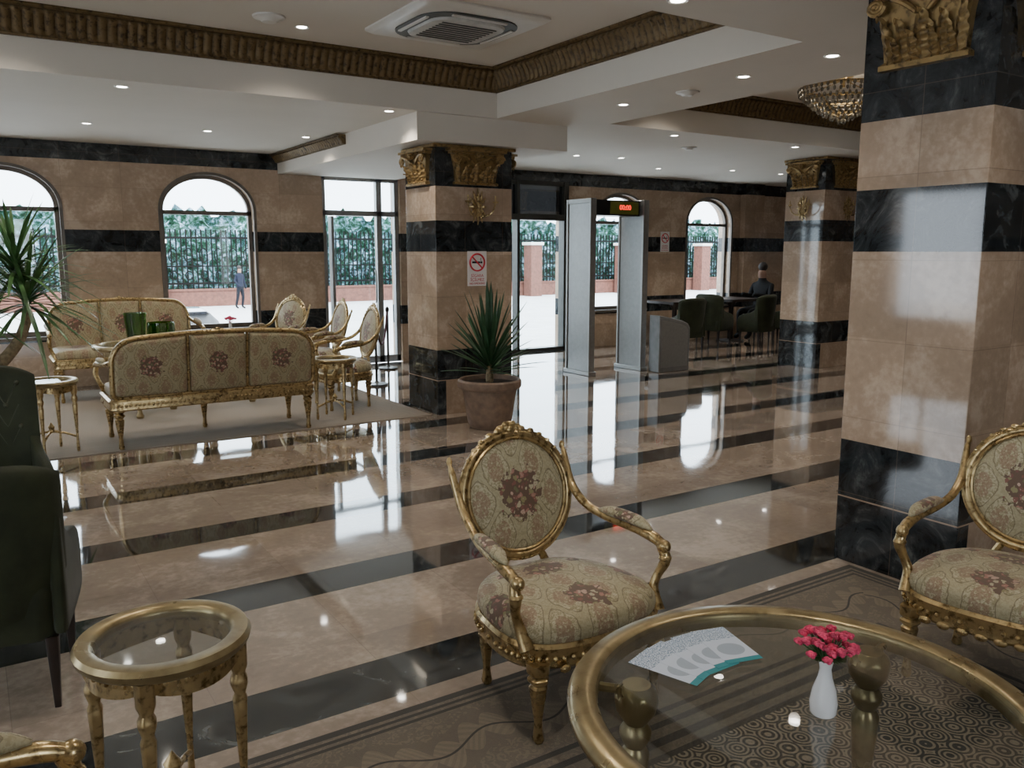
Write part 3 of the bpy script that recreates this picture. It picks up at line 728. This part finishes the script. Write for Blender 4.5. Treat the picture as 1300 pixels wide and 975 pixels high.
def bromat():
    m,nt,b=newmat('brochure_print'); sp=N(nt,'ShaderNodeSeparateXYZ',{0:genco(nt)}); u,v=sp.outputs[0],sp.outputs[1]
    c=Mix(nt,Ma(nt,'LESS_THAN',v,.10),(.62,.69,.80),(.02,.26,.30))
    dx=Ma(nt,'DIVIDE',Ma(nt,'SUBTRACT',u,.5),.36); dy=Ma(nt,'DIVIDE',Ma(nt,'SUBTRACT',v,.36),.17)
    d=Ma(nt,'ADD',Ma(nt,'MULTIPLY',dx,dx),Ma(nt,'MULTIPLY',dy,dy))
    c=Mix(nt,Ma(nt,'LESS_THAN',d,1),c,(.36,.43,.52))
    tx=Ma(nt,'MULTIPLY',Ma(nt,'GREATER_THAN',noise(nt,genco(nt),38,1),.52),Ma(nt,'GREATER_THAN',v,.66))
    c=Mix(nt,tx,c,(.12,.22,.34))
    put(nt,b.inputs['Base Color'],c); b.inputs['Roughness'].default_value=.35; return m
BRO=bromat()
for i in range(5):
    t=-1+i/2; a=rad(92-17*t+(0,3,-2,2,0)[i])
    bx=1.53+.072*t; by=1.362+.006*(1-t*t)+(0,.004,-.003,.003,0)[i]
    o=G().box(-.052,.052,-.096,.096,0,.0006).obj('brochure',BRO,None)
    o.location=(bx+.094*cos(a),by+.094*sin(a),TZ+.0008+i*.0009); o.rotation_euler=(0,0,a-pi/2)
    meta(o,'white and teal printed brochure fanned on glass table','brochure','fanned brochures')
VZ=RZ+.6775
r=G().lathe([(0,0),(.07,0),(.075,.01),(.078,.06),(.1,.28),(.102,.3),(.094,.3),(.07,.05),(0,.03)],28).obj('glass_vase',GREENG,None,(1.30,8.50,VZ)); meta(r,'tall flared green glass vase on round table','vase')
r=G().lathe([(0,0),(.09,0),(.12,.02),(.13,.08),(.125,.19),(.118,.19),(.12,.08),(.1,.03),(0,.02)],28).obj('glass_bowl',GREENG,None,(1.55,8.66,VZ)); meta(r,'wide green glass bowl on round table','bowl')
r=thing('flower_vase','small vase of pink flowers on lounge table','vase',(2.30,9.0,VZ))
G().lathe([(0,0),(.026,0),(.031,.03),(.016,.09),(.017,.13),(0,.12)],16).obj('vase',PORC,r)
g=G()
for i in range(16): a=i*2.4; q=.06*math.sqrt(i/16); g.ell((q*cos(a),q*sin(a),.19-.4*q),(.015,.015,.012),7,4); g.tube([(0,0,.12),(q*cos(a),q*sin(a),.19-.4*q)],.002,4)
g.obj('blossoms',PINK,r)
# ---------------------------------------------------------------- security gate
r=thing('metal_detector_gate','walk-through metal detector with grey panels and black header','metal detector',(6.95,8.45,.0005))
for sx in(-1,1):
    g=G().box(-.045,.045,-.25,-.215,0,2.2).box(-.045,.045,.215,.25,0,2.2).box(-.045,.045,-.215,.215,2.14,2.2).box(-.06,.06,-.27,.27,0,.05)
    p=g.obj('side_panel',ALU,r,(sx*.43,0,0),bevel=.006)
    G().box(-.03,.03,-.215,.215,.05,2.14).obj('panel_face',PANELW,p)
h=G().box(-.385,.385,-.16,.16,2.0,2.19).obj('header_box',BLACKP,r)
G().box(-.10,.36,-.17,-.16,2.02,2.175).obj('display',plain('display_olive',(.17,.19,.03),.3),h)
def text(s,size,mat,parent,loc,rot,name='lettering'):
    cu=bpy.data.curves.new(name,'FONT'); cu.body=s; cu.size=size; cu.align_x='CENTER'; cu.align_y='CENTER'; cu.extrude=.001
    t=bpy.data.objects.new('tmp',cu); COL.objects.link(t); bpy.context.view_layer.update()
    me=bpy.data.meshes.new_from_object(t.evaluated_get(bpy.context.evaluated_depsgraph_get()))
    bpy.data.objects.remove(t); me.materials.clear(); me.materials.append(mat)
    o=bpy.data.objects.new(name,me); COL.objects.link(o); o.parent=parent; o.location=loc; o.rotation_euler=rot; return o
text('00:00',.085,LED,h,(.14,-.173,2.10),(pi/2,0,0))
r=thing('barrier_console','grey steel barrier console with sloped top','barrier',(7.68,8.04,.0005),rad(0))
poly=[(-.26,0),(.28,0),(.28,.56),(.24,.62),(.14,.66),(-.04,.70),(-.26,.74)]
g=G(); g.rings([[(x_,y_,z_) for x_,z_ in poly] for y_ in(-.1,.1)],True); g.obj('body',GREYM,r,bevel=.01)
g=G().rings([[(x_*.86,-.104,.06+z_*.84) for x_,z_ in poly],[(x_*.86,-.10,.06+z_*.84) for x_,z_ in poly]],True); g.obj('front_panel',ALU,r)
def stanchion(x,y):
    r=thing('rope_stanchion','dark metal rope stanchion by glass door','stanchion',(x,y,.0005),0,'rope stanchions')
    G().lathe([(0,0),(.13,0),(.13,.02),(.03,.035),(.016,.05),(.016,.76),(.026,.78),(.026,.81),(0,.84)],20).obj('post',DARKF,r)
stanchion(3.95,9.0); stanchion(4.65,10.2)
o=G().tube([(3.965+.67*t,9.026+1.148*t,.76-1.4*t*(1-t)) for t in [i/18 for i in range(19)]],.014,8).obj('barrier_rope',plain('maroon_rope',(.06,.01,.015),.8),None); meta(o,'dark maroon rope hanging between stanchions','rope')
def sign(loc,w,h):
    r=thing('no_smoking_sign','white no-smoking sign with red prohibition circle','sign',loc,0,'no smoking signs')
    G().box(-w/2,w/2,-.006,0,-h/2,h/2).obj('sign_board',SIGNW,r)
    cr=w*.38; cz=h*.18
    g=G().tube([(cr*cos(2*pi*i/32),-.008,cz+cr*sin(2*pi*i/32)) for i in range(32)],w*.04,6,True); g.tube([(-cr*.7,-.008,cz+cr*.7),(cr*.7,-.008,cz-cr*.7)],w*.035,6); g.obj('prohibition_ring',REDM,r)
    g=G().box(-cr*.7,cr*.4,-.008,-.006,cz-w*.045,cz+w*.045); g.box(cr*.45,cr*.7,-.008,-.006,cz-w*.045,cz+w*.045); g.tube([(cr*.55,-.007,cz+w*.07),(cr*.45,-.007,cz+w*.14),(cr*.55,-.007,cz+w*.2)],w*.015,5); g.obj('cigarette_symbol',BLACKP,r)
    text('SİGARA\nİÇİLMEZ',w*.185,DKRED,r,(0,-.0075,-h*.265),(pi/2,0,0)); text('NO SMOKING',w*.13,DKRED,r,(0,-.0075,-h*.43),(pi/2,0,0))
sign((4.13,6.979,1.39),.21,.33); sign((10.15,10.799,1.72),.2,.34)
# ---------------------------------------------------------------- ceiling fixtures
SPOT=bpy.data.lights.new('spot_lamp','SPOT'); SPOT.energy=38; SPOT.color=(1,.90,.77); SPOT.spot_size=rad(125); SPOT.spot_blend=.8; SPOT.shadow_soft_size=.04
def downlight(x,y,z):
    r=thing('downlight','small round recessed ceiling spotlight','ceiling light',(x,y,z),0,'recessed ceiling downlights')
    g=G(); n=24
    g.rings([[(q*cos(2*pi*i/n),q*sin(2*pi*i/n),zz) for q,zz in((.036,-.001),(.050,-.006),(.056,-.0005),(.036,-.0002))] for i in range(n)],False,closed=True); g.obj('trim_ring',WHITEP,r)
    G().lathe([(0,-.003),(.036,-.003),(.036,-.001),(0,-.001)],20).obj('lamp_lens',LAMP,r)
    lo=bpy.data.objects.new('spot_lamp',SPOT); COL.objects.link(lo); lo.parent=r; lo.location=(0,0,-.02)
for x,y in ((1.1,7.05),(3.24,6.97),(-1.0,7.05),(1.1,9.2),(2.2,9.1),(3.2,9.0),(0,9.2),(6.7,8.8),(7.36,8.7),(6.44,6.75),(8.33,6.7),(8.76,9.5),(9.9,9.1),(11,9.1),(12.3,9),(4.72,4.27),(4.7,3.53),(3.05,3.2),(1,3.1),(-1,3.1),(1.2,1.2),(3.2,1.2),(-1.2,1.2),(5.6,8.8),(5.6,1.5),(8,2.5),(12.5,6),(4.75,5.6)):
    downlight(x,y,CZ)
for x,y in ((2.24,6.3),(.3,6.3),(3.6,4.1),(1.2,4.1),(6,6.0),(8.6,5.9),(10,4.2)): downlight(x,y,UZ)
def cassette(x,y,z):
    r=thing('ceiling_air_conditioner','white ceiling cassette air conditioner with dark rounded slot','air conditioner',(x,y,z))
    G().loft(rrect(1.02,1.02,.05,5),[(1,-.001),(1,-.015),(.93,-.035)]).obj('panel',WHITEP,r)
    G().loft(rrect(.78,.78,.24,8),[(1,-.036),(1,-.045)]).obj('air_slot',GRILL,r)
    G().loft(rrect(.60,.60,.15,8),[(1,-.046),(.97,-.062)]).obj('intake_cover',plain('grey_plastic',(.50,.50,.47),.45),r)
    g=G()
    for i in range(9): g.box(-.22,.22,-.2+i*.05-.006,-.2+i*.05+.006,-.068,-.0625)
    g.obj('grille_bars',GRILL,r)
    for i in range(4):
        G().box(-.22,.22,-.36,-.335,-.056,-.046).obj('louvre',WHITEP,r,(0,0,0),(0,0,i*pi/2))
cassette(3.15,5.6,UZ)
def detector(x,y,z,s=1):
    o=G().lathe([(0,-.045*s),(.05*s,-.04*s),(.07*s,-.02*s),(.11*s,-.012*s),(.115*s,-.0005),(0,-.0005)],24).obj('smoke_detector',WHITEP,None,(x,y,z)); meta(o,'white round ceiling smoke detector','smoke detector','ceiling smoke detectors')
detector(1.95,6.15,UZ); detector(2.3,4.9,UZ,.9); detector(7.3,7.4,CZ,.8); detector(4.8,4.9,CZ,.8)
r=thing('chandelier','gilt chandelier with tiers of hanging crystal beads','chandelier',(7.05,5.15,UZ))
G().lathe([(0,0),(.09,0),(.08,-.03),(.02,-.05),(.012,-.06),(.012,-.12),(0,-.12)],20).obj('ceiling_rose',GOLD,r)
g=G()
for R_,z in((.38,-.12),(.3,-.22),(.18,-.32)): g.tube([(R_*cos(2*pi*i/40),R_*sin(2*pi*i/40),z) for i in range(40)],.010,6,True)
for i in range(8): a=2*pi*i/8; g.tube([(0,0,-.05),(.38*cos(a),.38*sin(a),-.12),(.3*cos(a),.3*sin(a),-.22),(.18*cos(a),.18*sin(a),-.32),(0,0,-.4)],.006,5)
g.obj('frame',GOLD,r)
g=G()
for R_,z,n in((.4,-.14,44),(.39,-.18,44),(.35,-.22,40),(.31,-.25,36),(.27,-.29,32),(.22,-.33,26),(.17,-.36,20),(.1,-.40,12),(.03,-.43,5)):
    for i in range(n):
        a=2*pi*i/n; g.ell((R_*cos(a),R_*sin(a),z),(.014,.014,.022),6,4)
o=g.obj('crystal_beads',CRYS,r,ang=10); o['kind']='stuff'
l=bpy.data.lights.new('bulb','POINT'); l.energy=3; l.color=(1,.88,.7); l.shadow_soft_size=.1
lo=bpy.data.objects.new('bulb',l); COL.objects.link(lo); lo.parent=r; lo.location=(0,0,-.18)
# ---------------------------------------------------------------- people
def person(name,label,loc,rz,joints,edges,mat,head):
    r=thing(name,label,'person',loc,rz)
    me=bpy.data.meshes.new('body'); me.from_pydata([j[0] for j in joints],edges,[])
    o=bpy.data.objects.new('body',me); COL.objects.link(o); o.parent=r; me.materials.append(mat)
    s=o.modifiers.new('skin','SKIN'); sv=me.skin_vertices[0].data if len(me.skin_vertices) else None
    if sv is None:
        bm=bmesh.new(); bm.from_mesh(me); bm.verts.layers.skin.verify(); bm.to_mesh(me); bm.free(); sv=me.skin_vertices[0].data
    for i,j in enumerate(joints): sv[i].radius=j[1]; sv[i].use_root=(i==0)
    s.use_smooth_shade=True
    q=o.modifiers.new('sub','SUBSURF'); q.levels=2; q.render_levels=2
    g=G().ell((head[0],head[1]+.018,head[2]+.035),(.080,.09,.085),14,8); g.obj('hair',plain('dark_hair',(.015,.01,.008),.7),r)
    return r
def clothmat(name,zs):
    m,nt,b=newmat(name); sp=N(nt,'ShaderNodeSeparateXYZ',{0:objco(nt)})
    put(nt,b.inputs['Base Color'],ramp(nt,Ma(nt,'DIVIDE',sp.outputs[2],2),[(z/2,c) for z,c in zs],'CONSTANT')); b.inputs['Roughness'].default_value=.8; b.inputs['Specular IOR Level'].default_value=.2; return m
J=[((0,0,.95),(.15,.11)),((0,0,1.15),(.14,.10)),((0,0,1.38),(.18,.11)),((0,0,1.48),(.06,.06)),((0,0,1.56),(.075,.085)),((0,-.01,1.68),(.07,.085)),
((.19,0,1.40),(.055,.055)),((.25,.02,1.14),(.045,.045)),((.24,-.06,.90),(.035,.035)),((.24,-.08,.82),(.03,.04)),
((-.19,0,1.40),(.055,.055)),((-.25,.02,1.14),(.045,.045)),((-.2,-.14,.98),(.035,.035)),((-.16,-.2,.96),(.03,.04)),
((.09,0,.86),(.09,.09)),((.11,-.04,.48),(.06,.06)),((.11,.03,.10),(.045,.045)),((.12,-.12,.04),(.04,.035)),
((-.09,0,.86),(.09,.09)),((-.11,.05,.48),(.06,.06)),((-.11,.16,.11),(.045,.045)),((-.12,.02,.04),(.04,.035))]
E=[(0,1),(1,2),(2,3),(3,4),(4,5),(2,6),(6,7),(7,8),(8,9),(2,10),(10,11),(11,12),(12,13),(0,14),(14,15),(15,16),(16,17),(0,18),(18,19),(19,20),(20,21)]
GZ=-.8
person('person','person in dark blue jacket walking along the street',(9.5,35.3,GZ),rad(30),J,E,clothmat('navy_clothes',[(0,(.004,.004,.005)),(.09,(.005,.006,.010)),(.92,(.007,.010,.022)),(1.5,(.25,.15,.11))]),(0,-.01,1.68))
J2=[((0,0,.52),(.15,.12)),((0,.02,.72),(.14,.10)),((0,0,.95),(.18,.11)),((0,-.02,1.05),(.06,.06)),((0,-.03,1.13),(.075,.085)),((0,-.04,1.25),(.07,.085)),
((.19,0,.96),(.055,.055)),((.24,-.08,.76),(.045,.045)),((.15,-.32,.80),(.035,.035)),((.12,-.40,.80),(.03,.035)),
((-.19,0,.96),(.055,.055)),((-.24,-.08,.76),(.045,.045)),((-.15,-.32,.80),(.035,.035)),((-.12,-.40,.80),(.03,.035)),
((.1,-.08,.52),(.09,.08)),((.12,-.45,.50),(.06,.06)),((.12,-.43,.10),(.045,.045)),((.12,-.55,.04),(.04,.035)),
((-.1,-.08,.52),(.09,.08)),((-.12,-.45,.50),(.06,.06)),((-.12,-.43,.10),(.045,.045)),((-.12,-.55,.04),(.04,.035))]
person('person','person in black clothes seated at dark cafe table',(12.0,10.2,.0),rad(-90),J2,E,clothmat('black_clothes',[(0,(.006,.006,.007)),(1.08,(.2,.12,.09))]),(0,-.04,1.25))
st2=thing('stool','dark square stool under the seated person','stool',(12.02,10.2,.0005))
G().loft(rrect(.38,.38,.04,4),[(.98,.33),(1,.35),(1,.39),(.96,.40)]).obj('seat',DWOOD,st2)
for sx in(-1,1):
    for sy in(-1,1): G().loft(rrect(.035,.035,.006,2),[(.6,0),(1,.34)]).obj('leg',DWOOD,st2,(sx*.15,sy*.15,0))
# ---------------------------------------------------------------- outdoors
def nm(o,l,c,k=None,g_=None): meta(o,l,c,g_,k); return o
nm(G().box(-30,60,YW+.31,60,GZ-.2,GZ).obj('pavement',plain('pale_paving',(.60,.60,.60),.8,var=.1,sc=2)),'pale sunlit paved street outside','street','stuff')
BR=plain('red_brick',(.13,.05,.034),.8,var=.3,sc=8)
nm(G().box(-14,48,37.8,38.1,GZ+.002,-.12).box(-14,48,37.75,38.15,-.12,-.04).obj('garden_wall',BR),'low red brick garden wall','wall')
fb=thing('brick_pillar','red brick fence pillar with pale cap','pillar',(-6,37.2,GZ+.002),0,'brick fence pillars')
G().box(-.35,.35,-.35,.35,0,2.7).obj('shaft',BR,fb); G().box(-.42,.42,-.42,.42,2.7,2.85).obj('cap',WHITEP,fb)
for i in range(1,9): dup(fb,(-6+i*6.3,37.2,GZ+.002),0)
g=G()
for i in range(290):
    x=-13+i*.21; g.box(x,x+.055,37.93,37.97,-.038,2.5)
    if i%3==0:
        g.tube([(x+.3+.17*cos(2*pi*k/14),37.95,1.4+.3*sin(2*pi*k/14)) for k in range(14)],.026,5,True)
        g.tube([(x+.3+.15*cos(2*pi*k/12),37.95,.55+.18*sin(2*pi*k/12)) for k in range(12)],.026,5,True)
g.box(-13,48,37.92,37.98,.15,.24).box(-13,48,37.92,37.98,2.1,2.19).box(-13,48,37.92,37.98,.90,.96)
nm(g.obj('iron_fence',FENCEM),'black ornate iron railing above brick wall','fence')
def hedgemat():
    m,nt,b=newmat('hedge_foliage'); co=objco(nt); f=noise(nt,co,3.0,6,.75)
    put(nt,b.inputs['Base Color'],ramp(nt,f,[(.36,(.002,.008,.005)),(.45,(.012,.040,.022)),(.51,(.035,.085,.07)),(.57,(.12,.24,.30)),(.63,(.42,.56,.70))])); b.inputs['Roughness'].default_value=.9; b.inputs['Specular IOR Level'].default_value=.1; return m
g=G(); nx,nz=220,14
vs=[];fs=[]
for i in range(nx+1):
    for j in range(nz+1):
        vs.append((-14+62*i/nx,39.2+rnd.uniform(-.35,.35),-.75+4.1*j/nz+(rnd.uniform(-.35,.35) if j==nz else 0)))
for i in range(nx):
    for j in range(nz): a=i*(nz+1)+j; fs.append((a,a+nz+1,a+nz+2,a+1))
g.add(vs,fs); g.box(-14,48,39.6,41,GZ,2.8)
nm(g.obj('hedge',hedgemat(),ang=180),'dense green hedge behind iron railing','hedge','stuff')
# parked car
r=thing('car','dark parked car outside the window','car',(3.05,15.9,GZ),rad(0))
def sec(y,w,zb,zt,k): return [(-w,y,zb),(w,y,zb),(w*1.0,y,zb+(zt-zb)*.6),(w*k,y,zt),(-w*k,y,zt),(-w*1.0,y,zb+(zt-zb)*.6)]
CARP=plain('dark_car_paint',(.02,.022,.03),.2,.4,coat=1)
G().rings([sec(-2.1,.75,.3,.65,.9),sec(-2.0,.86,.22,.8,.92),sec(-.9,.88,.2,.90,.93),sec(1.3,.88,.2,.92,.93),sec(2.0,.84,.22,.9,.9),sec(2.1,.78,.35,.8,.9)]).obj('body',CARP,r,ang=30,bevel=.03)
G().rings([[(-w,y,.88),(w,y,.88),(w*.92,y,(z+.88)/2+.04),(w*.72,y,z),(-w*.72,y,z),(-w*.92,y,(z+.88)/2+.04)] for y,w,z in((-1.0,.74,.90),(-.35,.78,1.28),(.3,.78,1.33),(1.0,.78,1.28),(1.7,.74,.92))]).obj('cabin_glass',BLACKP,r,ang=50,bevel=.02)
G().rings([[(-w,y,z-.03),(w,y,z-.03),(w*.9,y,z+.02),(-w*.9,y,z+.02)] for y,w,z in((-.4,.56,1.28),(.3,.58,1.33),(1.0,.56,1.28))]).obj('roof',CARP,r,bevel=.01)
for sx in(-1,1):
    for y in(-1.35,1.35): G().lathe([(0,-.1),(.2,-.1),(.31,-.09),(.32,0),(.31,.09),(.2,.1),(0,.1)],24).obj('wheel',BLACKP,r,(sx*.82,y,.32),(0,pi/2,0))
# ---------------------------------------------------------------- light
w=bpy.data.worlds.new('World'); bpy.context.scene.world=w; w.use_nodes=True; nt=w.node_tree; bg=nt.nodes['Background']
bg.inputs[0].default_value=(.80,.90,1,1); bg.inputs[1].default_value=10.0
s=bpy.data.lights.new('sun','SUN'); s.energy=8; s.angle=rad(1); s.color=(1,.96,.9); so=bpy.data.objects.new('sun',s); COL.objects.link(so); so.rotation_euler=(rad(38),0,rad(-20))
cam=bpy.data.cameras.new('camera'); cam.sensor_width=36; cam.lens=1060/1300*36; cam.clip_end=300
co=bpy.data.objects.new('camera',cam); COL.objects.link(co); co.location=(0,0,1.55); co.rotation_euler=(rad(81),0,rad(-33))
bpy.context.scene.camera=co
